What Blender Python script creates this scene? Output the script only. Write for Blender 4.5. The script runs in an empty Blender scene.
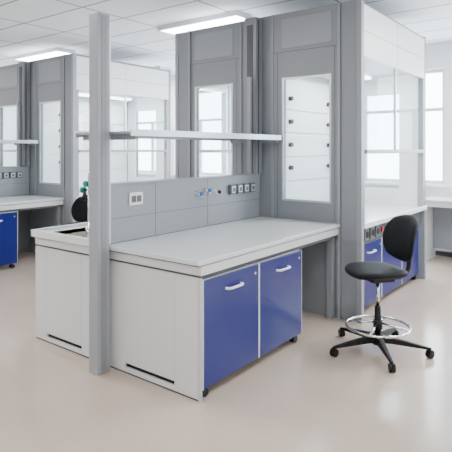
import bpy, bmesh, math
from mathutils import Vector, Matrix

# ---------------- materials ----------------
def mat(name, col, rough=0.5, metal=0.0, emit=None, es=0.0, noise=0.0, nscale=8.0, bump=0.0, spec=0.5):
    m = bpy.data.materials.new(name); m.use_nodes = True
    nt = m.node_tree; b = nt.nodes['Principled BSDF']
    b.inputs['Base Color'].default_value = (*col, 1)
    b.inputs['Roughness'].default_value = rough
    b.inputs['Metallic'].default_value = metal
    b.inputs['Specular IOR Level'].default_value = spec
    if emit:
        b.inputs['Emission Color'].default_value = (*emit, 1)
        b.inputs['Emission Strength'].default_value = es
    if noise > 0 or bump > 0:
        tc = nt.nodes.new('ShaderNodeTexCoord')
        n = nt.nodes.new('ShaderNodeTexNoise'); n.inputs['Scale'].default_value = nscale
        n.inputs['Detail'].default_value = 5
        nt.links.new(tc.outputs['Object'], n.inputs['Vector'])
        if noise > 0:
            r = nt.nodes.new('ShaderNodeMapRange')
            r.inputs['To Min'].default_value = 1 - noise; r.inputs['To Max'].default_value = 1 + noise
            nt.links.new(n.outputs['Fac'], r.inputs['Value'])
            mx = nt.nodes.new('ShaderNodeVectorMath'); mx.operation = 'SCALE'
            mx.inputs[0].default_value = col
            nt.links.new(r.outputs['Result'], mx.inputs['Scale'])
            nt.links.new(mx.outputs['Vector'], b.inputs['Base Color'])
        if bump > 0:
            bp = nt.nodes.new('ShaderNodeBump'); bp.inputs['Strength'].default_value = bump
            bp.inputs['Distance'].default_value = 0.002
            nt.links.new(n.outputs['Fac'], bp.inputs['Height'])
            nt.links.new(bp.outputs['Normal'], b.inputs['Normal'])
    return m

GRAY = mat('grey_powdercoat', (0.235, 0.252, 0.275), 0.42, noise=0.02)
LGRAY = mat('light_grey_powdercoat', (0.295, 0.315, 0.34), 0.40, noise=0.02)
DGRAY = mat('dark_grey_trim', (0.07, 0.075, 0.085), 0.5)
WHITE = mat('white_laminate', (0.82, 0.84, 0.85), 0.38, noise=0.01)
PANEL = mat('pale_grey_laminate', (0.64, 0.655, 0.66), 0.38, noise=0.01)
TOP = mat('stoneware_worktop', (0.66, 0.69, 0.70), 0.16, noise=0.02, nscale=40)
BLUE = mat('blue_laminate', (0.006, 0.012, 0.15), 0.28, noise=0.03)
BLACK = mat('black_plastic', (0.006, 0.006, 0.007), 0.45, spec=0.3)
FABRIC = mat('black_pu_foam', (0.006, 0.007, 0.009), 0.6, bump=0.3, nscale=150, spec=0.22)
CHROME = mat('chrome', (0.75, 0.76, 0.78), 0.15, 1.0)
ALU = mat('aluminium', (0.62, 0.64, 0.66), 0.35, 0.7)
TEAL = mat('teal_tap_handle', (0.0, 0.20, 0.15), 0.4)
BKNOB = mat('blue_gas_knob', (0.02, 0.12, 0.55), 0.4)
RED = mat('red_switch', (0.6, 0.02, 0.02), 0.4)
BASIN = mat('basin_ceramic', (0.55, 0.53, 0.47), 0.3)
SOCK = mat('socket_grey', (0.12, 0.13, 0.145), 0.4)
WALL = mat('white_wall_paint', (0.84, 0.86, 0.87), 0.7, noise=0.01, bump=0.1, nscale=60)
FRAME = mat('window_frame_white', (0.66, 0.69, 0.72), 0.4)
LUM = mat('luminaire_diffuser', (0.9, 0.9, 0.9), 0.5, emit=(1, 0.99, 0.97), es=16)
HLUM = mat('hood_lamp_diffuser', (0.9, 0.9, 0.9), 0.5, emit=(1, 1, 1), es=10)

def floor_mat():
    m = mat('floor_vinyl', (0.55, 0.50, 0.465), 0.15)
    nt = m.node_tree; b = nt.nodes['Principled BSDF']
    tc = nt.nodes.new('ShaderNodeTexCoord')
    n1 = nt.nodes.new('ShaderNodeTexNoise'); n1.inputs['Scale'].default_value = 2.2; n1.inputs['Detail'].default_value = 6
    n2 = nt.nodes.new('ShaderNodeTexNoise'); n2.inputs['Scale'].default_value = 60; n2.inputs['Detail'].default_value = 3
    a = nt.nodes.new('ShaderNodeMath'); a.operation = 'ADD'
    cr = nt.nodes.new('ShaderNodeMapRange'); cr.inputs['From Min'].default_value = 0.6; cr.inputs['From Max'].default_value = 1.4
    cr.inputs['To Min'].default_value = 0.91; cr.inputs['To Max'].default_value = 1.09
    vm = nt.nodes.new('ShaderNodeVectorMath'); vm.operation = 'SCALE'; vm.inputs[0].default_value = (0.465, 0.382, 0.322)
    for n in (n1, n2): nt.links.new(tc.outputs['Object'], n.inputs['Vector'])
    nt.links.new(n1.outputs['Fac'], a.inputs[0]); nt.links.new(n2.outputs['Fac'], a.inputs[1])
    nt.links.new(a.outputs[0], cr.inputs['Value']); nt.links.new(cr.outputs['Result'], vm.inputs['Scale'])
    nt.links.new(vm.outputs['Vector'], b.inputs['Base Color'])
    return m
FLOOR = floor_mat()

def ceil_mat():
    m = mat('ceiling_tiles', (0.8, 0.8, 0.8), 0.8)
    nt = m.node_tree; b = nt.nodes['Principled BSDF']
    tc = nt.nodes.new('ShaderNodeTexCoord')
    br = nt.nodes.new('ShaderNodeTexBrick'); br.offset = 0
    br.inputs['Color1'].default_value = (0.80, 0.83, 0.86, 1); br.inputs['Color2'].default_value = (0.85, 0.88, 0.91, 1)
    br.inputs['Mortar'].default_value = (0.33, 0.35, 0.37, 1)
    br.inputs['Scale'].default_value = 1.0; br.inputs['Mortar Size'].default_value = 0.016
    br.inputs['Brick Width'].default_value = 1.2; br.inputs['Row Height'].default_value = 0.6
    nt.links.new(tc.outputs['Object'], br.inputs['Vector'])
    nt.links.new(br.outputs['Color'], b.inputs['Base Color'])
    return m
CEIL = ceil_mat()

def glass_mat(name, tint, gl=0.12):
    m = bpy.data.materials.new(name); m.use_nodes = True
    nt = m.node_tree; nt.nodes.clear()
    o = nt.nodes.new('ShaderNodeOutputMaterial'); mx = nt.nodes.new('ShaderNodeMixShader')
    t = nt.nodes.new('ShaderNodeBsdfTransparent'); t.inputs['Color'].default_value = (*tint, 1)
    g = nt.nodes.new('ShaderNodeBsdfGlossy'); g.inputs['Roughness'].default_value = 0.02
    mx.inputs['Fac'].default_value = gl
    nt.links.new(t.outputs[0], mx.inputs[1]); nt.links.new(g.outputs[0], mx.inputs[2])
    nt.links.new(mx.outputs[0], o.inputs['Surface'])
    return m
GLASS = glass_mat('sash_glass', (0.93, 0.97, 0.98), 0.06)
WGLASS = glass_mat('window_glass', (0.97, 0.99, 1.0), 0.03)

# ---------------- helpers ----------------
def empty(name, loc=(0, 0, 0), rot=0):
    e = bpy.data.objects.new(name, None); bpy.context.collection.objects.link(e)
    e.location = loc; e.rotation_euler = (0, 0, rot); e.empty_display_size = 0.1
    return e

def finish(name, bm, m, parent=None, bevel=0.0, smooth=False, subsurf=0):
    bmesh.ops.recalc_face_normals(bm, faces=bm.faces)
    me = bpy.data.meshes.new(name); bm.to_mesh(me); bm.free()
    o = bpy.data.objects.new(name, me); bpy.context.collection.objects.link(o)
    me.materials.append(m)
    if smooth:
        for p in me.polygons: p.use_smooth = True
    if parent: o.parent = parent
    if subsurf:
        s = o.modifiers.new('sub', 'SUBSURF'); s.levels = subsurf; s.render_levels = subsurf
    if bevel > 0:
        b = o.modifiers.new('bevel', 'BEVEL'); b.width = bevel; b.segments = 2; b.limit_method = 'ANGLE'
    return o

def addbox(bm, b):
    x0, x1 = sorted(b[0:2]); y0, y1 = sorted(b[2:4]); z0, z1 = sorted(b[4:6])
    M = Matrix.Translation(((x0+x1)/2, (y0+y1)/2, (z0+z1)/2)) @ Matrix.Diagonal((x1-x0, y1-y0, z1-z0, 1))
    bmesh.ops.create_cube(bm, size=1, matrix=M)

def part(name, parent, m, boxes, bevel=0.003):
    bm = bmesh.new()
    for b in boxes: addbox(bm, b)
    return finish(name, bm, m, parent, bevel)

def addcyl(bm, p0, p1, r0, r1=None, seg=20):
    p0 = Vector(p0); p1 = Vector(p1); r1 = r0 if r1 is None else r1
    d = p1 - p0
    q = d.to_track_quat('Z', 'Y').to_matrix().to_4x4()
    bmesh.ops.create_cone(bm, cap_ends=True, segments=seg, radius1=r0, radius2=r1, depth=d.length,
                          matrix=Matrix.Translation((p0+p1)/2) @ q)

def cyls(name, parent, m, lst, seg=20, bevel=0.0):
    bm = bmesh.new()
    for c in lst: addcyl(bm, *c, seg=seg)
    o = finish(name, bm, m, parent, bevel)
    for p in o.data.polygons:
        p.use_smooth = len(p.vertices) == 4
    return o

def tube(name, parent, m, pts, r, cyclic=False):
    cu = bpy.data.curves.new(name, 'CURVE'); cu.dimensions = '3D'; cu.bevel_depth = r; cu.bevel_resolution = 4
    cu.use_fill_caps = True
    s = cu.splines.new('POLY'); s.points.add(len(pts)-1)
    for i, p in enumerate(pts): s.points[i].co = (*p, 1)
    s.use_cyclic_u = cyclic
    cu.materials.append(m)
    t = bpy.data.objects.new(name, cu); bpy.context.collection.objects.link(t)
    me = bpy.data.meshes.new_from_object(t.evaluated_get(bpy.context.evaluated_depsgraph_get()))
    bpy.data.objects.remove(t)
    o = bpy.data.objects.new(name, me); bpy.context.collection.objects.link(o)
    for p in me.polygons: p.use_smooth = True
    o.parent = parent
    return o

def hole_y(x0, x1, y0, y1, z0, z1, hx0, hx1, hz0, hz1):
    x0, x1 = sorted((x0, x1)); hx0, hx1 = sorted((hx0, hx1))
    return [(x0, hx0, y0, y1, z0, z1), (hx1, x1, y0, y1, z0, z1),
            (hx0, hx1, y0, y1, z0, hz0), (hx0, hx1, y0, y1, hz1, z1)]

# ---------------- room ----------------
XL, XR, YF, YB, H = -13.0, 2.6, -2.4, 8.1, 3.22
def room(name, m, b): return part(name, None, m, b, 0)
room('floor', FLOOR, [(XL, XR, YF, YB, -0.1, 0)])
room('ceiling', CEIL, [(XL, XR, YF, YB, H, H+0.1)])
room('wall_left', WALL, [(XL-0.15, XL, YF-0.15, YB+0.25, -0.1, H+0.1)])
room('wall_right', WALL, [(XR, XR+0.15, YF-0.15, YB+0.25, -0.1, H+0.1)])
room('wall_front', WALL, [(XL, XR, YF-0.15, YF, -0.1, H+0.1)])
wins = []
x = -2.05 + 1.42*3
while x > XL + 1.6:
    wins.append((x-1.30, x)); x -= 1.42
wins = [w for w in wins if w[1] < XR-0.1]
WZ0, WZ1 = 1.08, 2.84
bx = [(XL, XR, YB, YB+0.25, -0.1, WZ0), (XL, XR, YB, YB+0.25, WZ1, H+0.1)]
edges = [XR] + [e for w in wins for e in (w[1], w[0])] + [XL]
for i in range(0, len(edges), 2): bx.append((edges[i+1], edges[i], YB, YB+0.25, WZ0, WZ1))
room('wall_back', WALL, bx)
for i, (a, c) in enumerate(wins):
    e = empty('window_%d' % (i+1), ((a+c)/2, YB+0.12, 0)); w = (c-a)/2; f = 0.05
    part('frame', e, FRAME, [(-w, -w+f, -.03, .03, WZ0, WZ1), (w-f, w, -.03, .03, WZ0, WZ1),
        (-w+f, w-f, -.03, .03, WZ0, WZ0+f), (-w+f, w-f, -.03, .03, WZ1-f, WZ1),
        (-w+f, w-f, -.025, .025, 2.2, 2.25), (-.035, .035, -.028, .028, WZ0+f, 2.2)], 0.004)
    part('pane', e, WGLASS, [(-w+f, w-f, -.004, .004, WZ0+f, WZ1-f)], 0)
part('trim_1', None, WHITE, [(XL, XR, YB-0.04, YB, WZ0-0.05, WZ0-0.01)], 0.004)
part('baseboard_back', None, DGRAY, [(XL, XR, YB-0.012, YB, 0, 0.07)], 0.002)
part('baseboard_left', None, DGRAY, [(XL, XL+0.012, YF, YB, 0, 0.07)], 0.002)

# luminaires
def luminaire(x, y, L=1.25, W=0.3, pw=44):
    e = empty('ceiling_light', (x, y, H))
    part('housing', e, FRAME, [(-L/2-.02, L/2+.02, -W/2-.02, -W/2, -.06, 0), (-L/2-.02, L/2+.02, W/2, W/2+.02, -.06, 0),
        (-L/2-.02, -L/2, -W/2, W/2, -.06, 0), (L/2, L/2+.02, -W/2, W/2, -.06, 0)], 0.003)
    part('diffuser', e, LUM, [(-L/2, L/2, -W/2, W/2, -.05, -.02)], 0)
    l = bpy.data.lights.new('lamp', 'AREA'); l.shape = 'RECTANGLE'; l.size = L; l.size_y = W; l.energy = pw
    l.color = (1, 0.98, 0.96)
    o = bpy.data.objects.new('lamp', l); bpy.context.collection.objects.link(o); o.parent = e; o.location = (0, 0, -.07)
for xx in (-11.6, -7.62, -4.12, -0.4):
    for yy in (-0.6, 2.1, 4.92, 7.2):
        luminaire(xx, yy, pw=34 if yy < 3 else 54)

# ---------------- casters ----------------
def add_caster(bmw, bmf, x, y, r=0.03, ztop=0.075, ang=0.0):
    c, s = math.cos(ang), math.sin(ang)
    for o in (-0.013, 0.013):
        cx, cy = x - s*o, y + c*o
        addcyl(bmw, (cx + s*.009, cy - c*.009, r), (cx - s*.009, cy + c*.009, r), r)
    addcyl(bmf, (x, y, r), (x, y, ztop), 0.008)

# ---------------- base cabinet (separate unit on casters, parented to its bench / hood) ----------------
def handle(e, x, sg, yc, z, L=0.17):
    tube('handle', e, WHITE, [(x, yc-L/2, z), (x+sg*.022, yc-L/2+.006, z), (x+sg*.032, yc-L/2+.022, z), (x+sg*.032, yc+L/2-.022, z),
         (x+sg*.022, yc+L/2-.006, z), (x, yc+L/2, z)], 0.0095)

def cabinet(parent, xf, sg, y0, y1, depth=0.5, z0=0.07, z1=0.765, n=2):
    e = empty('base_cabinet'); e.parent = parent
    xi = xf - sg*0.02
    xb = xf - sg*depth
    part('carcass', e, WHITE, [(xb, xi - sg*.001, y0, y1, z0, z1)], 0.003)
    w = (y1-y0)/n
    for i in range(n):
        a, b = y0+i*w+.004, y0+(i+1)*w-.004
        part('door', e, BLUE, [(xi, xf, a+.005, b-.005, z0+.004, z1-.004)], 0.003)
        part('edge_band', e, WHITE, [(xi, xf-sg*.001, a, a+.005, z0, z1), (xi, xf-sg*.001, b-.005, b, z0, z1)], 0)
        handle(e, xf, sg, (a+b)/2, z1-.095)
        cyls('lock', e, ALU, [((xf, b-.05, z1-.06), (xf+sg*.004, b-.05, z1-.06), .009)])
    bw, bf = bmesh.new(), bmesh.new()
    for yy in (y0+.06, y1-.06):
        for xx in (xf - sg*.05, xb + sg*.07):
            add_caster(bw, bf, xx, yy, 0.030, z0, math.pi/2)
    finish('caster_wheels', bw, BLACK, e); finish('caster_stems', bf, DGRAY, e)
    return e

# ---------------- lab bench row ----------------
Y0, Y1 = 2.46, 4.49
def bench(ox):
    e = empty('lab_bench', (ox, 0, 0))
    XF, XS1, XS0, XLf = -2.08, -2.98, -3.08, -3.93
    part('worktop_front_side', e, TOP, [(XS1, XF+.01, Y0-.03, Y1, .868, .90)], 0.005)
    sx0, sx1, sy0, sy1 = -3.80, -3.24, 2.54, 3.0
    part('worktop_sink_side', e, TOP, [(XLf-.01, sx0, Y0-.03, Y1, .868, .90), (sx1, XS0, Y0-.03, Y1, .868, .90),
        (sx0, sx1, Y0-.03, sy0, .868, .90), (sx0, sx1, sy1, Y1, .868, .90)], 0.0)
    part('marine_edge', e, TOP, [(XLf-.012, XLf+.015, Y0-.032, Y1, .866, .925), (XLf+.015, XS0, Y0-.032, Y0-.005, .866, .925)], 0.004)
    part('basin', e, BASIN, [(sx0, sx1, sy0, sy1, .78, .79), (sx0-.01, sx0, sy0, sy1, .78, .905), (sx1, sx1+.01, sy0, sy1, .78, .905),
        (sx0-.01, sx1+.01, sy0-.01, sy0, .78, .905), (sx0-.01, sx1+.01, sy1, sy1+.01, .78, .905)], 0.002)
    part('apron', e, PANEL, [(XF-.03, XF, Y0, Y1-.01, .80, .862), (XS1, XF-.03, Y0, Y0+.03, .80, .862),
        (XLf, XLf+.03, Y0, Y1-.01, .80, .862), (XLf+.03, XS0, Y0, Y0+.03, .80, .862)], 0.003)
    part('shadow_rail', e, DGRAY, [(XF-.03, XF-.012, Y0+.012, Y1-.01, .775, .80), (XLf+.012, XLf+.03, Y0+.012, Y1-.01, .775, .80),
        (XS1, XF-.03, Y0+.012, Y0+.03, .785, .80), (XLf+.03, XS0, Y0+.012, Y0+.03, .785, .80),
        (XS1, XF-.012, Y0-.02, Y0+.02, .862, .868), (XLf+.012, XS0, Y0-.02, Y0+.02, .862, .868), (XF-.04, XF-.008, Y0-.02, Y1-.01, .862, .868)], 0)
    for a, b in ((XS1+.015, XF-.022), (XLf+.005, XS0-.015)):
        s0, s1 = a+.2*(b-a), b-.24*(b-a)
        part('end_panel', e, PANEL, hole_y(a, b, Y0, Y0+.018, .012, .785, s0, s1, .045, .075), 0.002)
        part('end_panel_slot', e, BLACK, [(a+.02, b-.02, Y0+.02, Y0+.028, .02, .12)], 0)
        part('end_panel_plinth', e, DGRAY, [(a+.01, b-.01, Y0+.004, Y0+.014, 0, .012)], 0)
    part('corner_post', e, ALU, [(XF-.022, XF-.004, Y0-.001, Y0+.02, .0, .785)], 0.002)
    part('support_leg', e, GRAY, [(XF-.10, XF-.04, Y1-.07, Y1-.01, 0, .80), (XLf+.04, XLf+.10, Y1-.07, Y1-.01, 0, .80)], 0.004)
    part('core_panel', e, GRAY, [(XS0+.02, XS1-.02, Y0+.04, Y1, 0, .868)], 0)
    # spine
    part('service_spine', e, LGRAY, [(XS0, XS1, Y0-.02, Y1, .868, 1.33)], 0.003)
    part('spine_cap', e, LGRAY, [(XS0-.008, XS1+.008, Y0-.02, Y1, 1.33, 1.35)], 0.003)
    part('spine_seams', e, DGRAY, [(XS1-.001, XS1+.0015, y-.0015, y+.0015, .905, 1.33) for y in (2.95, 3.62)] +
         [(XS1-.001, XS1+.0015, Y0, Y1, 1.085, 1.088), (XS1-.001, XS1+.0015, Y0, Y1, .90, .904)], 0)
    # column
    cx0, cx1, cy0, cy1 = -3.01, -2.91, 2.31, 2.42
    part('column', e, LGRAY, [(cx0, cx1, cy0, cy1, 0.0, 2.58)], 0.006)
    part('column_groove', e, GRAY, [(cx1-.001, cx1+.004, cy0+.035, cy1-.03, 0.02, 2.56)], 0.001)
    part('column_inner_profile', e, ALU, [(-3.04, -2.95, 2.42, 2.462, 0.905, 2.48)], 0.002)
    part('rear_post', e, GRAY, [(XS0-.02, XS1+.03, Y1-.12, Y1, 1.35, 2.98)], 0.005)
    part('rear_post_profile', e, DGRAY, [(XS1+.03, XS1+.036, Y1-.09, Y1-.07, 1.35, 2.95), (XS0+.02, XS1-.01, Y1-.128, Y1-.12, 1.36, 2.9)], 0)
    part('slotted_upright', e, LGRAY, [(XS1-.03, XS1+.01, Y1-.20, Y1-.17, 1.35, 2.35)], 0.002)
    # shelves
    for a, b in ((XS1-.02, -2.72), (-3.34, XS0+.02)):
        part('shelf', e, LGRAY, [(a, b, 2.44, Y1-.02, 1.715, 1.735)], 0.003)
    part('shelf_lip', e, ALU, [(-2.72, -2.705, 2.44, Y1-.02, 1.70, 1.75), (-3.355, -3.34, 2.44, Y1-.02, 1.70, 1.75)], 0.002)
    part('shelf_bracket', e, LGRAY, [(-3.33, -2.73, 2.50, 2.525, 1.675, 1.715), (-3.33, -2.73, Y1-.06, Y1-.04, 1.675, 1.715)], 0.002)
    # fittings on spine
    part('socket_plate', e, WHITE, [(XS1, XS1+.014, 2.66, 2.80, 1.17, 1.27)], 0.005)
    part('socket_plate_switches', e, SOCK, [(XS1+.014, XS1+.018, 2.68, 2.725, 1.195, 1.245), (XS1+.014, XS1+.018, 2.735, 2.78, 1.195, 1.245)], 0.002)
    lst, kn, kw = [], [], []
    for i, y in enumerate((3.46, 3.58, 3.72)):
        z = 1.235 if i % 2 else 1.21
        lst.append(((XS1, y, z), (XS1+.05, y, z), .010)); lst.append(((XS1+.04, y, z+.005), (XS1+.07, y, z-.04), .007))
        lst.append(((XS1, y, z), (XS1+.006, y, z), .024))
        (kn if i != 2 else kw).append(((XS1+.05, y, z), (XS1+.068, y, z), .017))
    cyls('gas_tap_bodies', e, CHROME, lst); cyls('gas_tap_knobs', e, BKNOB, kn); cyls('tap_knob_black', e, BLACK, kw)
    ys = (3.93, 4.04, 4.15, 4.26)
    part('outlet_boxes', e, SOCK, [(XS1, XS1+.04, y, y+.085, 1.17, 1.265) for y in ys], 0.006)
    part('outlet_lids', e, ALU, [(XS1+.04, XS1+.044, y+.012, y+.073, 1.185, 1.25) for y in ys], 0.004)
    part('outlet_holes', e, SOCK, [(XS1+.044, XS1+.046, y+.022, y+.063, 1.195, 1.235) for y in ys], 0.002)
    # sink taps
    tx = -3.72; ty = 2.86
    cyls('water_tap_column', e, CHROME, [((tx, ty, .90), (tx, ty, 1.30), .013), ((tx, ty, .79), (tx, ty, .92), .028), ((tx-.07, ty, 1.24), (tx+.07, ty, 1.24), .011)])
    tube('water_tap_spout', e, CHROME, [(tx, ty, 1.3), (tx+.01, ty-.01, 1.36), (tx+.05, ty-.04, 1.39), (tx+.11, ty-.08, 1.38), (tx+.14, ty-.10, 1.34), (tx+.145, ty-.105, 1.28)], .010)
    cyls('tap_handles', e, TEAL, [((tx-.10, ty, 1.24), (tx-.07, ty, 1.24), .028), ((tx+.07, ty, 1.24), (tx+.10, ty, 1.24), .028), ((tx, ty-.02, 1.30), (tx, ty-.05, 1.30), .026)])
    cyls('tap_nozzles', e, BLACK, [((tx-.06, ty-.02, 1.15), (tx-.055, ty, 1.22), .022, .015), ((tx+.06, ty-.02, 1.15), (tx+.055, ty, 1.22), .022, .015)])
    cabinet(e, XF, 1, Y0+.02, 3.77)
    cabinet(e, XLf, -1, Y0+.03, 3.60)
    return e

# ---------------- fume hood ----------------
HZ = 3.0
def hood(ox, sg):
    e = empty('fume_hood', (ox, 0, 0))
    xb = -3.03 + sg*0.03
    D = 1.13
    X = lambda t: xb + sg*t
    ya, yb = 4.50, 6.53
    for y0, y1 in ((ya, ya+.05), (yb-.05, yb)):
        part('side_wall', e, GRAY, hole_y(X(0), X(D), y0, y1, 0.0, HZ, X(.30), X(.82), 1.10, 2.32), 0.0)
        yf = y0-.006 if y0 == ya else y1
        part('side_window_frame', e, ALU, hole_y(X(.285), X(.835), yf, yf+.006, 1.085, 2.335, X(.305), X(.815), 1.105, 2.315), 0.0)
        part('side_window_glass', e, GLASS, [(X(.30), X(.82), (y0+y1)/2-.003, (y0+y1)/2+.003, 1.10, 2.32)], 0)
        yl = (y1, y1+.008) if y0 == ya else (y0-.008, y0)
        part('side_lining', e, WHITE, hole_y(X(.08), X(D-.075), yl[0], yl[1], .90, 2.50, X(.30), X(.82), 1.10, 2.32), 0.0)
    part('side_profiles', e, LGRAY, [(X(.90), X(.93), ya-.018, ya, 0, HZ), (X(D-.035), X(D+.012), ya-.012, ya+.05, 0, HZ),
         (X(.16), X(.185), ya-.012, ya, .91, HZ)], 0.003)
    part('side_seams', e, DGRAY, [(X(.186), X(.898), ya-.002, ya, 2.60, 2.604), (X(.23), X(.234), ya-.002, ya, .91, 2.6), (X(.868), X(.872), ya-.002, ya, .91, 2.6),
         (X(.932), X(.936), ya-.002, ya, 0, HZ), (X(.892), X(.899), ya-.002, ya, 0, HZ)], 0)
    part('upper_side_panel', e, LGRAY, [(X(.28), X(.84), ya-.008, ya, 2.64, 2.94)], 0.003)
    part('back_wall', e, WHITE, [(X(.0), X(.03), ya+.05, yb-.05, 0, HZ)], 0)
    part('baffle', e, WHITE, [(X(.07), X(.08), ya+.07, yb-.07, z0, z1) for z0, z1 in ((.93, 1.243), (1.25, 1.523), (1.53, 1.793), (1.80, 2.053), (2.06, 2.42))], 0.001)
    cl, cs = [], []
    for y in (5.0, 5.95):
        for z in (1.40, 1.66, 1.92, 2.18):
            cl.append(((X(.08), y, z), (X(.12), y, z), .026)); cs.append(((X(.03), y, z), (X(.08), y, z), .008))
    cyls('baffle_knobs', e, BLACK, cl); cyls('baffle_spacers', e, ALU, cs)
    part('roof', e, GRAY, [(X(.03), X(D-.02), ya+.05, yb-.05, HZ-.03, HZ)], 0)
    part('inner_ceiling', e, WHITE, [(X(.08), X(D-.08), ya+.05, yb-.05, 2.50, 2.52)], 0)
    part('header', e, WHITE, [(X(D-.04), X(D), ya+.05, yb-.05, 2.48, HZ-.03)], 0.004)
    part('header_seams', e, DGRAY, [(X(D), X(D+.001), ya+.05, yb-.05, 2.72, 2.724), (X(D), X(D+.001), 5.5, 5.504, 2.48, HZ-.03)], 0)
    part('front_posts', e, LGRAY, [(X(D-.07), X(D), ya+.05, ya+.10, .90, 2.48), (X(D-.07), X(D), yb-.10, yb-.05, .90, 2.48)], 0.004)
    part('inner_lamp', e, HLUM, [(X(.45), X(.60), 5.0, 6.1, 2.475, 2.50)], 0.002)
    l = bpy.data.lights.new('hood_lamp', 'AREA'); l.shape = 'RECTANGLE'; l.size = .15; l.size_y = 1.1; l.energy = 24
    o = bpy.data.objects.new('hood_lamp', l); bpy.context.collection.objects.link(o); o.parent = e; o.location = (X(.52), 5.55, 2.47)
    part('sash_glass', e, GLASS, [(X(D-.035), X(D-.03), ya+.10, yb-.10, 1.60, 2.50)], 0)
    part('sash_rail', e, LGRAY, [(X(D-.055), X(D+.02), ya+.10, yb-.10, 1.565, 1.605)], 0.006)
    part('sash_mullions', e, ALU, [(X(D-.045), X(D-.02), 5.50, 5.53, 1.605, 2.48)], 0.002)
    part('worktop', e, TOP, [(X(.03), X(D+.0), ya+.05, yb-.05, .868, .90)], 0.004)
    part('worktop_edge', e, WHITE, [(X(D-.0), X(D+.02), ya+.05, yb, .862, .912)], 0.006)
    part('control_fascia', e, DGRAY, [(X(D-.10), X(D-.04), ya+.05, yb-.05, .70, .862)], 0.004)
    part('fascia_sockets', e, SOCK, [(X(D-.04), X(D-.022), y, y+.10, .73, .84) for y in (4.66, 4.80, 4.94, 5.6, 5.74, 5.88)], 0.005)
    cyls('fascia_socket_faces', e, BLACK, [((X(D-.022), y+.05, .785), (X(D-.018), y+.05, .785), .032) for y in (4.66, 4.80, 4.94, 5.6, 5.74, 5.88)])
    part('fascia_switch', e, RED, [(X(D-.04), X(D-.025), 5.12, 5.17, .76, .81)], 0.004)
    cyls('fascia_knobs', e, BKNOB, [((X(D-.04), y, .79), (X(D-.0), y, .79), .018) for y in (5.28, 5.38)])
    cabinet(e, X(D-.06), sg, ya+.07, yb-.07, depth=.62, z1=.69, n=3)
    return e

for ox in (0.0, -4.35):
    bench(ox)
    hood(ox, 1)
    hood(ox, -1)

# ---------------- window desk ----------------
def desk(x0, x1):
    e = empty('window_desk')
    y0, y1 = 7.42, YB-.045
    part('desk_top', e, TOP, [(x0, x1, y0, y1, .87, .90)], 0.005)
    part('desk_apron', e, PANEL, [(x0+.02, x1-.02, y0+.02, y0+.05, .80, .87)], 0.003)
    part('desk_legs', e, WHITE, [(a, a+.05, y0+.02, y1-.05, 0, .80) for a in (x0+.02, (x0+x1)/2, x1-.07)], 0.004)
    part('modesty_panel', e, GRAY, [(x0+.07, (x0+x1)/2, y1-.20, y1-.18, .15, .80), ((x0+x1)/2+.05, x1-.07, y1-.20, y1-.18, .15, .80)], 0.003)
desk(-2.22, 0.6)
desk(-12.5, -8.8)

# ---------------- chair ----------------
def superloft(rings, seg=40):
    bm = bmesh.new(); prev = None
    for c, a, b, n in rings:
        r = []
        for i in range(seg):
            t = 2*math.pi*i/seg
            ct, st = math.cos(t), math.sin(t)
            r.append(bm.verts.new(Vector(c) + Vector((a*math.copysign(abs(ct)**(2/n), ct), b*math.copysign(abs(st)**(2/n), st), 0))))
        if prev:
            for i in range(seg):
                bm.faces.new((prev[i], prev[(i+1) % seg], r[(i+1) % seg], r[i]))
        else:
            bm.faces.new(r)
        prev = r
    bm.faces.new(prev)
    return bm

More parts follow.
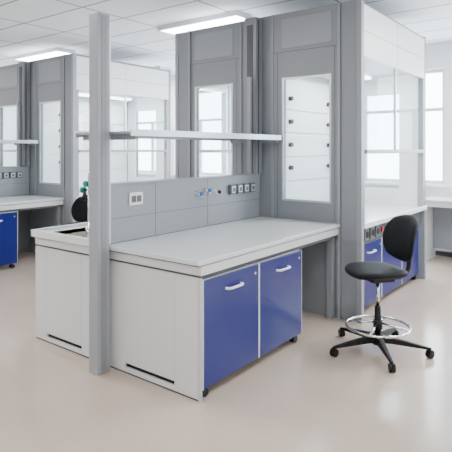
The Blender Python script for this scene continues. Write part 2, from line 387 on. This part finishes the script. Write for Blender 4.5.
def chair(loc, rot, sz=0.64, base_rot=20):
    e = empty('lab_swivel_chair', loc, rot)      # local +Y = sitting direction (front)
    rings = []
    for z, s in ((-.028, .84), (-.024, .93), (-.010, .99), (.006, 1.0), (.016, .96), (.022, .86), (.024, .6), (.023, .3)):
        rings.append(((0, 0.02, sz-.02+z), .225*s, .215*s, 3.0))
    bm = superloft(rings)
    for v in bm.verts:
        x_, y_ = v.co.x, v.co.y
        v.co.z += 0.35*x_*x_ - (0.9*max(0, y_-.12)**2) + 0.5*max(0, -y_-.1)**2
    finish('seat', bm, FABRIC, e, smooth=True)
    bm = superloft([((0, .01, sz-.062), .10, .12, 4), ((0, .01, sz-.045), .18, .17, 3.5), ((0, .01, sz-.03), .19, .18, 3.5)])
    finish('seat_pan', bm, BLACK, e, smooth=False)
    part('tilt_mechanism', e, BLACK, [(-.06, .06, -.12, .08, sz-.10, sz-.06)], 0.01)
    tube('height_lever', e, BLACK, [(.05, .02, sz-.08), (.17, .03, sz-.085), (.22, .03, sz-.08)], .006)
    cyls('gas_lift_cover', e, BLACK, [((0, 0, .10), (0, 0, .36), .027, .024), ((0, 0, .06), (0, 0, .13), .045, .032)])
    cyls('gas_lift_rod', e, CHROME, [((0, 0, .36), (0, 0, sz-.09), .015)])
    bm = bmesh.new(); bw, bf = bmesh.new(), bmesh.new()
    RB = .385
    for i in range(5):
        a = math.radians(72*i + base_rot) - rot; c, s = math.cos(a), math.sin(a)
        def P(r, w, z): return bm.verts.new((c*r - s*w, s*r + c*w, z))
        secs = []
        for r, w, zt, zb in ((0.02, .03, .128, .075), (.10, .027, .125, .078), (.22, .022, .108, .072), (RB-.02, .016, .083, .064), (RB+.012, .010, .078, .066)):
            secs.append([P(r, -w, zb), P(r, w, zb), P(r, w*.8, zt), P(r, -w*.8, zt)])
        for p, q in zip(secs, secs[1:]):
            for k in range(4): bm.faces.new((p[k], p[(k+1) % 4], q[(k+1) % 4], q[k]))
        bm.faces.new(secs[0][::-1]); bm.faces.new(secs[-1])
        add_caster(bw, bf, c*RB, s*RB, .032, .074, a + 0.9*i)
        addbox(bf, (c*RB-.02, c*RB+.02, s*RB-.008, s*RB+.008, .035, .064))
    finish('star_base', bm, BLACK, e, bevel=.005)
    finish('caster_wheels', bw, BLACK, e, bevel=.004); finish('caster_forks', bf, BLACK, e)
    R = .245; zr = .20
    tube('foot_ring', e, CHROME, [(R*math.cos(t*math.pi/32), R*math.sin(t*math.pi/32), zr) for t in range(64)], .010, True)
    sp = []
    for i in range(4):
        a = math.radians(45+90*i); sp.append(((.02*math.cos(a), .02*math.sin(a), zr+.03), (R*math.cos(a), R*math.sin(a), zr), .008))
    cyls('foot_ring_spokes', e, CHROME, sp)
    cyls('foot_ring_hub', e, BLACK, [((0, 0, zr-.02), (0, 0, zr+.05), .036)])
    tube('back_bracket', e, BLACK, [(0, -.08, sz-.075), (0, -.20, sz-.08), (0, -.255, sz-.06), (0, -.28, sz-.01), (0, -.29, sz+.08), (0, -.28, sz+.20)], .018)
    bm = bmesh.new(); nx, nz = 16, 14; W, Hh = .21, .185; zc = sz+.235
    def sup(u, v, side):
        x_ = W*u*math.sqrt(1 - v*v*0.42); z_ = Hh*v*math.sqrt(1 - u*u*0.38)
        edge = (1-u**6)*(1-v**6)
        th = .007 + .017*max(edge, 0)**.5
        y_ = -.235 + 1.3*x_*x_ - .9*(z_+.03)**2*(1 if z_ > 0 else .2) + side*th - .12*z_
        return (x_, y_, zc+z_)
    g = {}
    for sd in (-1, 1):
        for i in range(nx+1):
            for j in range(nz+1):
                g[sd, i, j] = bm.verts.new(sup(-1+2*i/nx, -1+2*j/nz, sd))
        for i in range(nx):
            for j in range(nz):
                bm.faces.new((g[sd, i, j], g[sd, i+1, j], g[sd, i+1, j+1], g[sd, i, j+1]))
    def strip(seq):
        for (a, b), (c_, d) in zip(seq, seq[1:]):
            bm.faces.new((g[-1, a, b], g[-1, c_, d], g[1, c_, d], g[1, a, b]))
    strip([(i, 0) for i in range(nx+1)]); strip([(i, nz) for i in range(nx+1)])
    strip([(0, j) for j in range(nz+1)]); strip([(nx, j) for j in range(nz+1)])
    finish('backrest', bm, FABRIC, e, smooth=True, subsurf=1)
    return e

def yaw_for(dx, dy): return math.atan2(-dx, dy)
chair((-1.50, 3.95, 0), yaw_for(-.794+.16, -.607-.22), 0.655, base_rot=-52.6-2)
chair((-5.62, 4.1, 0), yaw_for(-1, -.05), 0.62)

# ---------------- world / camera ----------------
w = bpy.data.worlds.new('World'); bpy.context.scene.world = w; w.use_nodes = True
bg = w.node_tree.nodes['Background']; bg.inputs['Color'].default_value = (0.86, 0.93, 1.0, 1); bg.inputs['Strength'].default_value = 15.0
for i, (a, c) in enumerate(wins):
    l = bpy.data.lights.new('daylight_portal', 'AREA'); l.shape = 'RECTANGLE'; l.size = c-a; l.size_y = WZ1-WZ0
    l.cycles.is_portal = True
    o = bpy.data.objects.new('daylight_portal', l); bpy.context.collection.objects.link(o)
    o.location = ((a+c)/2, YB+.24, (WZ0+WZ1)/2); o.rotation_euler = (-math.pi/2, 0, 0)

cam = bpy.data.cameras.new('camera'); co = bpy.data.objects.new('camera', cam); bpy.context.collection.objects.link(co)
co.location = (0, 0, 1.6); co.rotation_euler = (math.pi/2, 0, math.radians(37.4))
cam.sensor_width = 36; cam.lens = 509/452*36; cam.shift_y = -76/452; cam.clip_end = 100
bpy.context.scene.camera = co
